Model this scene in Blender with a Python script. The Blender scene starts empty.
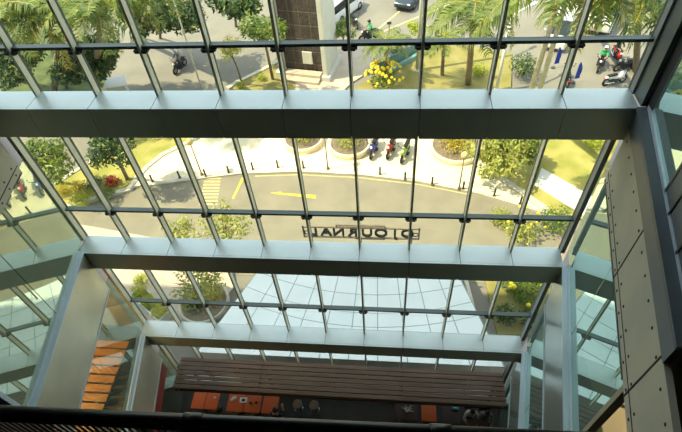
import bpy, bmesh, math, random
import numpy as np
from mathutils import Vector, Matrix

C = bpy.context.scene.collection
SC = bpy.context.scene
random.seed(7)
PI = math.pi

# ------------------------------------------------------------------ camera, sky, sun, exposure
FPX, PITCH, ROLL, YAW = 495.187, 0.8455311, -0.0917235, -0.1488072
EYE = Vector((0, 0, 20.0))
_f = Vector((math.sin(YAW)*math.cos(PITCH), math.cos(YAW)*math.cos(PITCH), -math.sin(PITCH)))
_r = Vector((math.cos(YAW), -math.sin(YAW), 0)); _u = _r.cross(_f)
RIGHT = math.cos(ROLL)*_r + math.sin(ROLL)*_u
UP = -math.sin(ROLL)*_r + math.cos(ROLL)*_u
FWD = _f
cam = bpy.data.cameras.new('camera'); camo = bpy.data.objects.new('camera', cam); C.objects.link(camo)
cam.sensor_fit = 'HORIZONTAL'; cam.sensor_width = 36.0; cam.lens = FPX/682*36.0
cam.clip_start = 0.05; cam.clip_end = 500
M = Matrix((RIGHT, UP, -FWD)).transposed().to_4x4(); M.translation = EYE
camo.matrix_world = M
SC.camera = camo

SUN_DIR = Vector((0.94, 0.25, -1.50)).normalized()        # the way the light travels
SUN_E = 4.4
SKY = 4.5
EXPOSURE = 0.85
w = bpy.data.worlds.new('world'); SC.world = w; w.use_nodes = True
nt = w.node_tree; nt.nodes.clear()
wo = nt.nodes.new('ShaderNodeOutputWorld'); bg = nt.nodes.new('ShaderNodeBackground')
sky = nt.nodes.new('ShaderNodeTexSky'); sky.sky_type = 'HOSEK_WILKIE'
sky.sun_direction = (-SUN_DIR.x, -SUN_DIR.y, -SUN_DIR.z); sky.turbidity = 3.5; sky.ground_albedo = 0.35
hz = nt.nodes.new('ShaderNodeMix'); hz.data_type = 'RGBA'; hz.inputs[0].default_value = 0.6      # hazy tropical sky
nt.links.new(sky.outputs[0], hz.inputs[6]); hz.inputs[7].default_value = (.30,.315,.32,1)
nt.links.new(hz.outputs[2], bg.inputs[0]); bg.inputs[1].default_value = SKY
nt.links.new(bg.outputs[0], wo.inputs[0])
sl = bpy.data.lights.new('sun', 'SUN'); sl.energy = SUN_E; sl.angle = math.radians(0.6); sl.color = (1.0, 0.86, 0.58)
so = bpy.data.objects.new('sun', sl); C.objects.link(so)
so.rotation_euler = SUN_DIR.to_track_quat('-Z', 'Y').to_euler(); so.location = (-40, -12, 70)
vs = SC.view_settings
SC.display_settings.display_device = 'sRGB'
vs.view_transform = 'Standard'; vs.look = 'None'; vs.exposure = EXPOSURE; vs.gamma = 1.0; vs.use_curve_mapping = False
try:
    SC.cycles.transparent_max_bounces = 24
    SC.cycles.sample_clamp_indirect = 6.0
except Exception:
    pass

def ray(u, v):
    return RIGHT*((u-341)/FPX) + UP*((216-v)/FPX) + FWD
def at(u, v, z=0.0):
    """the point of the place at height z that lies on the camera ray through pixel u, v"""
    d = ray(u, v); k = (z-EYE.z)/d.z
    return EYE + d*k
def at_y(u, v, y):
    d = ray(u, v); return EYE + d*(y/d.y)

# ------------------------------------------------------------------ materials
def mat(name, col, rough=0.6, metal=0.0, col2=None, scale=6.0, bump=0.0, lo=0.35, hi=0.65, spec=0.5, stretch=None, trans=0.0):
    m = bpy.data.materials.new(name); m.use_nodes = True
    n = m.node_tree; b = n.nodes['Principled BSDF']
    b.inputs['Base Color'].default_value = (*col, 1); b.inputs['Roughness'].default_value = rough
    b.inputs['Metallic'].default_value = metal; b.inputs['Specular IOR Level'].default_value = spec
    if col2 is not None or bump:
        tc = n.nodes.new('ShaderNodeTexCoord'); mp = n.nodes.new('ShaderNodeMapping')
        n.links.new(tc.outputs['Object'], mp.inputs[0])
        if stretch: mp.inputs['Scale'].default_value = stretch
        tx = n.nodes.new('ShaderNodeTexNoise'); tx.inputs['Scale'].default_value = scale; tx.inputs['Detail'].default_value = 5
        n.links.new(mp.outputs[0], tx.inputs['Vector'])
        if col2 is not None:
            r = n.nodes.new('ShaderNodeValToRGB')
            r.color_ramp.elements[0].position = lo; r.color_ramp.elements[1].position = hi
            r.color_ramp.elements[0].color = (*col, 1); r.color_ramp.elements[1].color = (*col2, 1)
            n.links.new(tx.outputs[0], r.inputs[0]); n.links.new(r.outputs[0], b.inputs['Base Color'])
        if bump:
            bp = n.nodes.new('ShaderNodeBump'); bp.inputs['Strength'].default_value = bump
            n.links.new(tx.outputs[0], bp.inputs['Height']); n.links.new(bp.outputs[0], b.inputs['Normal'])
    return m

def leafmat(name, col, col2, scale=3.0, trans=0.35):
    m = mat(name, col, 0.5, 0, col2, scale)
    n = m.node_tree; b = n.nodes['Principled BSDF']
    t = n.nodes.new('ShaderNodeBsdfTranslucent'); mx = n.nodes.new('ShaderNodeMixShader'); mx.inputs[0].default_value = trans
    r = [x for x in n.nodes if x.type == 'VALTORGB'][0]
    n.links.new(r.outputs[0], t.inputs[0])
    n.links.new(b.outputs[0], mx.inputs[1]); n.links.new(t.outputs[0], mx.inputs[2])
    n.links.new(mx.outputs[0], n.nodes['Material Output'].inputs[0])
    return m

def glassmat(name, tint, refl_tint, base, ior=1.45, rough=0.0, boost=1.0, haze=0.0, hazecol=(.6,.7,.55)):
    m = bpy.data.materials.new(name); m.use_nodes = True
    n = m.node_tree; n.nodes.clear(); o = n.nodes.new('ShaderNodeOutputMaterial')
    t = n.nodes.new('ShaderNodeBsdfTransparent'); t.inputs[0].default_value = (*tint, 1)
    g = n.nodes.new('ShaderNodeBsdfGlossy'); g.inputs[0].default_value = (*refl_tint, 1); g.inputs['Roughness'].default_value = rough
    f = n.nodes.new('ShaderNodeFresnel'); f.inputs[0].default_value = ior
    a = n.nodes.new('ShaderNodeMath'); a.operation = 'MULTIPLY_ADD'; a.use_clamp = True
    a.inputs[1].default_value = boost; a.inputs[2].default_value = base
    n.links.new(f.outputs[0], a.inputs[0])
    ge = n.nodes.new('ShaderNodeNewGeometry'); iv = n.nodes.new('ShaderNodeMath'); iv.operation = 'SUBTRACT'; iv.inputs[0].default_value = 1.0
    n.links.new(ge.outputs['Backfacing'], iv.inputs[1])
    mu = n.nodes.new('ShaderNodeMath'); mu.operation = 'MULTIPLY'; n.links.new(a.outputs[0], mu.inputs[0]); n.links.new(iv.outputs[0], mu.inputs[1])
    mx = n.nodes.new('ShaderNodeMixShader'); n.links.new(mu.outputs[0], mx.inputs[0])   # the pane reflects at the face one looks at
    n.links.new(t.outputs[0], mx.inputs[1]); n.links.new(g.outputs[0], mx.inputs[2])
    if haze:  # diffuse share paints a pale glare haze over the pane
        df = n.nodes.new('ShaderNodeBsdfDiffuse'); df.inputs[0].default_value = (*hazecol, 1)
        m2 = n.nodes.new('ShaderNodeMixShader'); m2.inputs[0].default_value = haze
        n.links.new(mx.outputs[0], m2.inputs[1]); n.links.new(df.outputs[0], m2.inputs[2]); n.links.new(m2.outputs[0], o.inputs[0])
    else: n.links.new(mx.outputs[0], o.inputs[0])
    return m

def emit(name, col, s):
    m = bpy.data.materials.new(name); m.use_nodes = True
    b = m.node_tree.nodes['Principled BSDF']; b.inputs['Base Color'].default_value = (*col, 1)
    b.inputs['Emission Color'].default_value = (*col, 1); b.inputs['Emission Strength'].default_value = s
    return m

M_ = dict(
    ledge=mat('ledge_paint', (.56,.63,.62), .38, .5, (.60,.66,.65), 2.0),
    face=mat('beam_face_shaded', (.52,.54,.44), .45, .2, (.55,.57,.47), 2.0),  # ledge finish darkened: shade of the unlit beam front put into the colour
    greysteel=mat('corner_post_paint', (.20,.225,.22), .45, .2),
    steel=mat('mullion_paint', (.66,.64,.48), .45, .1, (.70,.68,.52), 4.0),
    rail=mat('transom_paint', (.10,.125,.115), .4, .2),
    dark=mat('dark_metal', (.05,.055,.052), .45, .3),
    joint=mat('joint_black', (.015,.016,.016), .8),
    glass=glassmat('facade_glass', (.95,.985,.95), (.9,1,.95), 0.0),
    coated=glassmat('coated_side_glass', (.42,.55,.47), (.84,.96,.80), 0.48, 1.5, 0.0, 1.0, .22, (.62,.70,.50)),
    coated2=glassmat('coated_teal_glass', (.40,.52,.50), (.72,.94,.88), 0.44, 1.5, 0.0, 1.0, .14, (.50,.66,.62)),
    coated3=glassmat('clear_side_glass', (.72,.80,.72), (.80,.95,.82), 0.16, 1.5, 0.0, 1.0, .06, (.60,.70,.55)),
    panel=mat('brushed_fascia', (.66,.62,.46), .34, .45, (.56,.53,.41), .8),
    panel2=mat('grey_fascia', (.40,.46,.44), .22, .55, (.34,.40,.385), 1.3),
    cement=mat('fibre_cement', (.54,.50,.37), .75, 0, (.46,.44,.35), 1.6, .05),
    sill=mat('sill_blue', (.55,.63,.68), .35, .3),
    bluegrey=mat('blue_grey_panel', (.085,.105,.115), .5, 0, (.10,.12,.13), 2.0),
    black=mat('soft_black', (.008,.008,.008), .7),
    render=mat('wall_render', (.45,.44,.40), .85, 0, (.40,.39,.36), 1.0),
    inwall=mat('interior_wall', (.19,.19,.16), .8, 0, (.16,.16,.14), 1.0),
    infloor=mat('interior_floor', (.035,.03,.026), .5, 0, (.02,.018,.016), 2.0),
    asphalt=mat('asphalt_tan', (.24,.22,.18), .9, 0, (.20,.185,.155), .5, .1),
    drive=mat('drive_tan', (.27,.24,.175), .9, 0, (.225,.20,.15), .7, .1),
    paving=mat('paving_cream', (.84,.72,.50), .85, 0, (.74,.65,.47), 1.1, .05),
    paving2=mat('paving_pink', (.56,.46,.37), .85, 0, (.48,.40,.32), 1.5, .05),
    kerb=mat('kerb_stone', (.62,.58,.48), .8, 0, (.52,.48,.40), 2.0),
    whitepath=mat('white_path', (.80,.78,.72), .8, 0, (.74,.72,.66), 1.2),
    lawn=mat('lawn_green', (.27,.27,.055), .95, 0, (.42,.36,.11), .9, .3),
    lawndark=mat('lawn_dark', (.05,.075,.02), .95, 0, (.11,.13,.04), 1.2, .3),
    lawn2=mat('lawn_olive', (.22,.20,.05), .95, 0, (.30,.25,.09), 1.4, .3),
    yellow=mat('road_yellow', (.78,.55,.05), .7, 0, (.66,.48,.10), 3.0),
    paleyellow=mat('road_pale_yellow', (.72,.60,.24), .7, 0, (.55,.46,.22), 3.0),
    palm=leafmat('palm_leaf', (.06,.12,.03), (.27,.33,.06), 1.5),
    palmdry=leafmat('palm_leaf_dry', (.42,.36,.05), (.55,.42,.10), 2.0),
    leaf=leafmat('leaf_mid', (.08,.16,.03), (.26,.34,.05), 1.6),
    leafdark=leafmat('leaf_dark', (.03,.07,.03), (.09,.16,.05), 1.6),
    leafpale=leafmat('leaf_pale', (.30,.36,.06), (.52,.50,.14), 1.8),
    leaflime=leafmat('leaf_lime', (.34,.44,.03), (.55,.55,.06), 2.0),
    leafyellow=leafmat('leaf_yellow', (.60,.42,.02), (.50,.45,.05), 3.0),
    leafred=leafmat('leaf_red', (.45,.03,.02), (.55,.10,.04), 3.0),
    petal=mat('yellow_petal', (.85,.65,.03), .6),
    bark=mat('bark_brown', (.16,.12,.08), .9, 0, (.24,.19,.13), 5.0, .3),
    palebark=mat('bark_pale', (.70,.65,.52), .85, 0, (.56,.50,.40), 4.0, .3),
    brick=mat('dark_brick', (.045,.035,.032), .7, 0, (.09,.07,.06), 5.0, .2),
    cream=mat('cream_plaster', (.62,.61,.54), .7, 0, (.56,.55,.49), 1.5),
    white=mat('white_paint', (.80,.80,.78), .35),
    tyre=mat('rubber', (.012,.012,.012), .8),
    chrome=mat('chrome', (.6,.6,.6), .2, 1.0),
    carglass=mat('dark_glass', (.02,.03,.035), .08),
    carblack=mat('car_black', (.012,.014,.018), .18),
    carblue=mat('car_blue_grey', (.035,.05,.075), .2),
    bikered=mat('bike_red', (.40,.02,.015), .3),
    bikeblue=mat('bike_blue', (.03,.05,.30), .3),
    bikegreen=mat('bike_lime', (.25,.42,.05), .3),
    bikeblack=mat('bike_black', (.02,.02,.022), .3),
    lampred=mat('red_lens', (.6,.01,.01), .2),
    flag=mat('blue_cloth', (.015,.05,.42), .8),
    teal=mat('fence_teal', (.16,.30,.28), .6, 0, (.22,.36,.32), 2.0),
    canopy=mat('canopy_white', (.90,.94,.92), .25, 0, (.82,.88,.87), 1.0),
    canopyrib=mat('canopy_rib', (.28,.36,.36), .5),
    wood=mat('pergola_wood', (.23,.155,.115), .85, 0, (.16,.108,.082), 3.0, .05, stretch=(.25,4,4), spec=.2),
    orange=mat('table_orange', (.72,.13,.01), .4, 0, (.66,.11,.012), 3.0),
    warmwood=mat('warm_wood', (.55,.24,.05), .5, 0, (.40,.16,.04), 2.5, .05, stretch=(1,4,1)),
    redcol=mat('red_column', (.30,.045,.03), .5, 0, (.25,.035,.025), 2.0),
    skin=mat('skin', (.42,.24,.16), .55), hair=mat('hair', (.012,.010,.009), .6),
    shirtw=mat('shirt_white', (.75,.75,.74), .8), shirtg=mat('shirt_grey', (.20,.20,.22), .8, 0, (.35,.35,.37), 14),
    shirtd=mat('shirt_dark', (.02,.02,.025), .8), shirtgreen=mat('jacket_green', (.02,.42,.13), .6),
    trousers=mat('trousers_dark', (.02,.022,.03), .8),
    railblack=mat('handrail_black', (.018,.013,.014), .35, 0, (.012,.010,.010), 6.0),
    tealbox=mat('teal_box', (.02,.30,.38), .5), brownwood=mat('brown_top', (.07,.035,.03), .5),
    beige=mat('beige_wall', (.42,.36,.24), .7, 0, (.36,.31,.21), 1.2),
)

# ------------------------------------------------------------------ mesh helpers
class MB:
    def __init__(s): s.v = []; s.f = []; s.m = []
    def add(s, vs, fs, mi=0):
        o = len(s.v); s.v += [tuple(x) for x in vs]; s.f += [tuple(i+o for i in f) for f in fs]; s.m += [mi]*len(fs); return s
    def box(s, c, d, rz=0.0, mi=0, axes=None):
        hx, hy, hz = d[0]/2, d[1]/2, d[2]/2; ca, sa = math.cos(rz), math.sin(rz); vs = []
        for z in (-hz, hz):
            for x, y in ((-hx,-hy),(hx,-hy),(hx,hy),(-hx,hy)):
                if axes: p = Vector(c)+axes[0]*x+axes[1]*y+axes[2]*z
                else: p = (c[0]+x*ca-y*sa, c[1]+x*sa+y*ca, c[2]+z)
                vs.append(tuple(p))
        return s.add(vs, [(3,2,1,0),(4,5,6,7),(0,1,5,4),(1,2,6,5),(2,3,7,6),(3,0,4,7)], mi)
    def b2(s, x0, y0, z0, x1, y1, z1, mi=0):
        return s.box(((x0+x1)/2,(y0+y1)/2,(z0+z1)/2), (abs(x1-x0),abs(y1-y0),abs(z1-z0)), 0, mi)
    def prism(s, poly, z0, z1, mi=0):
        n = len(poly); a = sum(poly[i][0]*poly[(i+1)%n][1]-poly[(i+1)%n][0]*poly[i][1] for i in range(n))
        if a < 0: poly = poly[::-1]
        vs = [(p[0],p[1],z0) for p in poly]+[(p[0],p[1],z1) for p in poly]
        return s.add(vs, [tuple(range(n-1,-1,-1)), tuple(range(n,2*n))]+[(i,(i+1)%n,n+(i+1)%n,n+i) for i in range(n)], mi)
    def tube(s, pts, r, n=8, mi=0):
        pts = [Vector(p) for p in pts]; rs = r if isinstance(r, (list, tuple)) else [r]*len(pts)
        vs = []; prev = None
        for i, p in enumerate(pts):
            t = (pts[min(i+1,len(pts)-1)]-pts[max(i-1,0)]).normalized()
            a = Vector((0,0,1)) if abs(t.z) < .9 else Vector((1,0,0))
            if prev is not None and (prev - t*prev.dot(t)).length > .1: x = (prev - t*prev.dot(t)).normalized()
            else: x = t.cross(a).normalized()
            prev = x; y = t.cross(x)
            for k in range(n):
                q = p+(x*math.cos(2*PI*k/n)+y*math.sin(2*PI*k/n))*rs[i]; vs.append(tuple(q))
        fs = [(i*n+k, i*n+(k+1)%n, (i+1)*n+(k+1)%n, (i+1)*n+k) for i in range(len(pts)-1) for k in range(n)]
        fs += [tuple(range(n-1,-1,-1)), tuple((len(pts)-1)*n+k for k in range(n))]
        return s.add(vs, fs, mi)
    def lathe(s, c, prof, n=16, mi=0):
        vs = []; fs = []
        for (r, z) in prof:
            for k in range(n): vs.append((c[0]+r*math.cos(2*PI*k/n), c[1]+r*math.sin(2*PI*k/n), c[2]+z))
        for i in range(len(prof)-1):
            for k in range(n): fs.append((i*n+k, i*n+(k+1)%n, (i+1)*n+(k+1)%n, (i+1)*n+k))
        fs += [tuple(range(n-1,-1,-1)), tuple((len(prof)-1)*n+k for k in range(n))]
        return s.add(vs, fs, mi)
    def ball(s, c, r, n=10, mi=0, sq=(1,1,1)):
        prof = [(max(.001,r*math.sin(PI*i/n)), -r*math.cos(PI*i/n)) for i in range(n+1)]
        o = len(s.v); s.lathe((0,0,0), prof, n+2, mi)
        for i in range(o, len(s.v)): s.v[i] = (c[0]+s.v[i][0]*sq[0], c[1]+s.v[i][1]*sq[1], c[2]+s.v[i][2]*sq[2])
        return s
    def mesh(s, name, mats, smooth=False):
        me = bpy.data.meshes.new(name); me.from_pydata(s.v, [], s.f)
        for m in (mats if isinstance(mats, (list,tuple)) else [mats]): me.materials.append(m)
        if len(s.m) == len(me.polygons): me.polygons.foreach_set('material_index', s.m)
        if smooth: me.polygons.foreach_set('use_smooth', [True]*len(me.polygons))
        me.update(); return me
    def build(s, name, mats, parent=None, smooth=False):
        return link(name, s.mesh(name, mats, smooth), parent)

def link(name, me, parent=None):
    o = bpy.data.objects.new(name, me); C.objects.link(o)
    if parent is not None: o.parent = parent
    return o
def bevel(o, w=.01, seg=2):
    b = o.modifiers.new('bevel', 'BEVEL'); b.width = w; b.segments = seg; b.limit_method = 'ANGLE'; return o
def struct(o): o['kind'] = 'structure'; return o
def thing(name, label, cat, loc=(0,0,0), rz=0.0, group=None):
    o = bpy.data.objects.new(name, None); C.objects.link(o); o.location = loc; o.rotation_euler = (0,0,rz); o.empty_display_size = .2
    return tag(o, label, cat, group)
def tag(o, label, cat, group=None):
    o['label'] = label; o['category'] = cat
    if group: o['group'] = group
    return o
def dup(root, label, loc=None, rz=None, scale=None):
    def cp(o, par):
        c = o.copy(); C.objects.link(c)
        if par is not None: c.parent = par
        for ch in o.children: cp(ch, c)
        return c
    r = cp(root, None); r['label'] = label
    if loc is not None: r.location = loc
    if rz is not None: r.rotation_euler = (0,0,rz)
    if scale is not None: r.scale = (scale,)*3
    return r

# ------------------------------------------------------------------ the building shell
D = 8.135                                   # glass plane of the facade
S = 1.292                                   # mullion spacing
XL, XR = -8.53, 4.39
LEDGE = [14.42, 9.64, 4.925]                # top of each ledge
RAILZ = [20-4.566, 20-9.167, 20-13.657]
xs = [XL + (XR-XL)*i/10 for i in range(11)]
def xw(side, y, off=0.0):                   # inner face of the splayed side walls
    return (4.40 - .2*(8.135-y) + off) if side > 0 else (-8.40 + .178*(8.135-y) - off)

struct(MB().b2(-30,-8,-.3, 30,8.3,0).build('floor', M_['infloor']))
struct(MB().b2(-17,-8,26.0, 14,8.5,26.4).build('ceiling', M_['inwall']))
struct(MB().b2(-17,-8.4,0, 14,-8,26).build('wall_back', M_['inwall']))
struct(MB().b2(-17.4,-8.4,0, -17,8.0,26).build('wall_left', M_['inwall']))
struct(MB().b2(14,-8.4,0, 14.4,8.0,26).build('wall_right', M_['inwall']))
ROOF = 25.5
struct(MB().b2(-46,8.0,0, XL-.35,8.45,ROOF).b2(-46,-8.4,ROOF-.3,-17.4,8.45,ROOF).build('wall_front_left', M_['render']))
struct(MB().b2(XR+.35,8.0,0, 40,8.45,ROOF).build('wall_front_right', M_['render']))
struct(MB().b2(XL-.35,8.0,19.5, XR+.35,8.45,26.4).build('upper_light_blocker', M_['render']))  # unseen upper front, made opaque to keep the interior dark

# ledge beams
for i, zt in enumerate(LEDGE):
    mb = MB()
    hgt = .70 if i < 2 else .64
    mb.b2(XL+.10,7.58,zt-hgt+.02, XR-.10,D+.015,zt-.02, 1)
    for k in range(10):
        a, b = xs[k]+.006, xs[k+1]-.006
        if k == 0: a += .06
        if k == 9: b -= .06
        mb.b2(a,7.60,zt-.02, b,D+.02,zt, 0)                      # top sheet
        mb.b2(a,7.54,zt-.022, b,7.592,zt+.004, 0)                # rolled front lip
        mb.b2(a,7.545,zt-hgt, b,7.58,zt-.03, 2)                  # front sheet
        mb.b2(a,7.545,zt-hgt-.015, b,D+.03,zt-hgt, 2)             # underside sheet
    struct(mb.build('trim_%d' % (i+1), [M_['ledge'], M_['joint'], M_['face']]))
struct(MB().b2(XL,7.85,0,XR,D+.2,.16).build('trim_4', M_['ledge']))

# glazed bays, one object per bay of each storey
n = 1
tiers = [(LEDGE[0], 19.5, RAILZ[0]), (LEDGE[1], LEDGE[0]-.7, RAILZ[1]), (LEDGE[2], LEDGE[1]-.7, RAILZ[2]), (.16, LEDGE[2]-.65, 1.3)]
mul_cache = {}
for t, (z0, z1, zr) in enumerate(tiers):
    for k in range(10):
        a, b = xs[k], xs[k+1]
        win = MB().b2(a+.02,D-.006,z0, b-.02,D+.006,zr-.03).b2(a+.02,D-.006,zr+.03, b-.02,D+.006,z1).build('window_%d' % n, M_['glass']); struct(win)
        n += 1
        def mull(x, wd=.05, mk='steel'):
            m = MB().b2(x-wd/2,D-.16,z0, x+wd/2,D-.012,z1, 0).b2(x-wd/2-.004,D-.011,z0,x+wd/2+.004,D+.05,z1,1)
            return m.build('mullion', [M_[mk], M_['dark']], win)
        if k < 9: mull(b)
        else:
            mull(XR-.02, .10, 'greysteel')
        if k == 0: mull(XL+.02, .10)
        tr = MB().b2(a+.028,D-.10,zr-.03, b-.028,D+.03,zr+.03).build('transom', M_['rail'], win)
        if k < 9:
            br = MB()
            for sx in (-1, 1):
                br.b2(b+sx*.03,D-.17,zr-.085, b+sx*.11,D-.02,zr-.032)
                br.b2(b+sx*.09,D-.14,zr-.075, b+sx*.14,D-.03,zr-.045)
            br.build('bracket', M_['dark'], tr)

# splayed side walls: fascia band and sill at each storey, coated glass between
def quad_slab(mb, side, y0, y1, z0, z1, o0, o1, mi=0):
    """vertical slab that follows the side wall between depths y0 and y1, heights z0..z1, offsets o0..o1 away from the atrium"""
    P = [(xw(side,y0,o0),y0),(xw(side,y1,o0),y1),(xw(side,y1,o1),y1),(xw(side,y0,o1),y0)]
    return mb.prism(P, z0, z1, mi)
YE = 3.3
tn = 5
for side in (-1, 1):
    for i, zt in enumerate(LEDGE + [0.16]):
        top = zt
        ztop_next = [19.5, LEDGE[0]-1.72, LEDGE[1]-1.72, LEDGE[2]-1.72][i]
        if i < 3:
            ya = 1.6
            if i == 0:
                mb = MB(); quad_slab(mb, side, 2.95, 7.52, zt-.40, zt-.05, .0, .10, 1)
                quad_slab(mb, side, ya, 7.52, zt-1.70, zt-.40, .012, .10, 0)
                # seams and rivets of the cement boards
                ys = [5.1, 3.05]
                for y in ys: quad_slab(mb, side, y-.012, y+.012, zt-1.70, zt-.40, .004, .03, 2)
                quad_slab(mb, side, ya, 7.52, zt-1.52, zt-1.50, .006, .03, 2)
                y = 7.3
                while y > ya:
                    for zz in (zt-1.60, zt-.56, zt-1.40):
                        c = Vector((xw(side,y,.008), y, zz)); nrm = Vector((-side,.2,0)).normalized()
                        ax = nrm.cross(Vector((0,0,1)))
                        mb.box(c, (.035,.035,.012), axes=(ax, Vector((0,0,1)), nrm), mi=2)
                    y -= .42
                o = mb.build('trim_%d' % tn, [M_['cement'], M_['bluegrey'], M_['joint']])
            else:
                mb = MB(); quad_slab(mb, side, YE, 7.52, zt-1.72, zt-.02, 0, .10, 0)
                quad_slab(mb, side, YE, 7.52, zt-1.75, zt-1.70, -.02, .10, 1)
                o = mb.build('trim_%d' % tn, [M_['panel'] if side < 0 else M_['panel2'], M_['sill']])
            struct(o); tn += 1
            if i == 2 and side < 0:
                mb = MB(); quad_slab(mb, side, YE, 7.40, zt-2.30, zt-1.76, -.03, .12, 0); struct(mb.build('trim_%d' % tn, M_['redcol'])); tn += 1
            mb = MB(); quad_slab(mb, side, YE if i else 2.95, 7.56, zt-.02, zt+.02, -.01, .14 if i else .20, 0)
            struct(mb.build('trim_%d' % tn, M_['sill'] if i else M_['bluegrey'])); tn += 1
            mb = MB(); quad_slab(mb, side, YE if i else 2.95, 7.56, zt+.02, zt+.09, .10 if i else .16, .15 if i else .22, 0)
            struct(mb.build('trim_%d' % tn, M_['sill'])); tn += 1
        # glass
        zb = top + .05 if i < 3 else .16
        g = MB(); off = .14 if i else .2
        ys = [(7.56+.55, 5.62), (5.60, YE)]
        if i == 0: ys = [(8.1, 5.45)]
        for (yb, y0) in ys: quad_slab(g, side, y0, yb, zb, ztop_next, off, off+.012)
        win = struct(g.build('window_%d' % n, (M_['coated'] if i < 2 else M_['coated3']) if side < 0 else M_['coated2'])); n += 1
        if i == 0:
            mb = MB(); quad_slab(mb, side, YE-.4, 5.43, zb, ztop_next, off-.03, off+.05, 0)
            struct(mb.build('trim_%d' % tn, M_['bluegrey'])); tn += 1
            mb = MB()
            for yy in (5.0, 4.3): quad_slab(mb, side, yy-.02, yy+.02, zb, zb+1.2, off-.05, off-.03, 0)
            quad_slab(mb, side, 5.41, 5.47, zb, ztop_next, off-.04, off+.06, 0)
            struct(mb.build('trim_%d' % tn, M_['dark'])); tn += 1
        else:
            mb = MB(); quad_slab(mb, side, YE-.10, YE, zb, ztop_next, off-.06, off+.10, 0)
            struct(mb.build('trim_%d' % tn, M_['sill'] if side < 0 else M_['beige'])); tn += 1
        if i == 1:
            mb = MB(); quad_slab(mb, side, 7.0 if side < 0 else YE, 7.5, ztop_next, ztop_next+.04, .0, .2, 0)
            struct(mb.build('trim_%d' % tn, M_['dark'])); tn += 1
# corner post of the upper storey, wide and dark
struct(MB().b2(XR-.03,7.60,LEDGE[0],XR+.13,8.0,19.5).b2(XR+.05,7.30,LEDGE[0]+.02,XR+.20,7.62,19.5,1).build('trim_60', [M_['rail'], M_['black']]))
# storey floors behind the side walls
for i, zt in enumerate(LEDGE):
    for side in (-1, 1):
        X = -17 if side < 0 else 14
        poly = [(xw(side,7.9,.35),7.9),(xw(side,-2,.35),-2),(xw(side,-2,.35),-8),(X,-8),(X,7.9)]
        struct(MB().prism(poly, zt-1.5, zt-.05).build('floor_%d' % (2+i*2+(side>0)), M_['infloor']))

# ------------------------------------------------------------------ ground outside
def gp(*pts): return [tuple(at(u,v)[:2]) for u,v in pts]
struct(MB().b2(-70,8.3,-.4, 60,95,0).build('road', M_['asphalt']))
def slab(name, poly, z, m, z0=0.0): return struct(MB().prism(poly, z0, z).build(name, m))
drive = gp((60,215),(130,192),(149,187),(200,180),(240,175),(300,173),(360,176),(420,183),(480,195),(520,207),(546,215)) + [(14,16.5),(14,13.5),(-22,13.5),(-22,15.5)]
slab('driveway_surface', drive, .02, M_['drive']); bpy.data.objects['driveway_surface'].name = 'road_surface'
pav = gp((134,188),(149,185),(200,178),(240,173),(300,171),(360,174),(420,181),(480,193),(520,205),(546,213),(470,157),(440,134),(420,105),(260,105),(215,122),(200,139),(182,149),(165,157),(148,169))
slab('pavement', pav, .12, M_['paving'])
lawnl = gp((58,211),(67,209),(130,191),(146,168),(163,156),(180,148),(198,138),(213,120),(160,110),(130,135),(97,160),(58,185),(40,200))
slab('lawn_left', lawnl, .14, M_['lawn'])
slab('lawn_right', gp((471,156),(548,213),(600,225),(680,200),(680,110),(425,102),(442,133)), .14, M_['lawn'])
slab('path', gp((534,187),(577,214),(600,228),(617,212),(584,194.5),(541,170)), .17, M_['whitepath'])
slab('lawn_far', gp((352,92),(380,73),(432,46),(470,48),(512,55),(510,104),(420,104),(330,104)), .14, M_['lawn2'])
slab('lawn_roadside', gp((228,104),(236,84),(262,72),(284,60),(296,86),(290,104)), .14, M_['lawn2'])
slab('pavement_tower', gp((282,104),(278,80),(300,62),(345,50),(372,45),(392,58),(352,84),(330,104)), .12, M_['paving2'])
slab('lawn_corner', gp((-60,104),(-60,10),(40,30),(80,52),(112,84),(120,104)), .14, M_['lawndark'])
slab('forecourt_paving', gp((0,330),(0,240),(62,222),(150,238),(232,262),(236,285),(200,335)), .10, M_['paving2'])
def kerb(name, px, wd=.22, z=.2):
    p = [at(u,v) for u,v in px]; L = []; R = []
    for i, q in enumerate(p):
        t = (p[min(i+1,len(p)-1)]-p[max(i-1,0)]); t.z = 0; t.normalize(); nn = Vector((-t.y,t.x,0))
        L.append((q+nn*wd/2)[:2]); R.append((q-nn*wd/2)[:2])
    mb = MB()
    for i in range(len(p)-1): mb.prism([L[i],L[i+1],R[i+1],R[i]], 0, z)
    return struct(mb.build(name, M_['kerb']))
kerb('kerb_lawn', [(58,211),(95,200),(130,191),(138,179),(148,168.5),(163,156.5),(181,148),(200,138)], .3, .2)
kerb('kerb_pavement', [(149,186),(200,179),(240,174),(300,172),(360,175),(420,182),(480,194),(520,206),(547,214)], .2, .14)
kerb('kerb_grass', [(440,134),(470,157),(508,185),(546,212)], .35, .2)
kerb('kerb_street', [(228,90),(237,84),(262,72),(284,60)], .3, .2)
kerb('kerb_park', [(44,190),(58,185),(75,174),(97,160),(130,136)], .25, .2)
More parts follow.
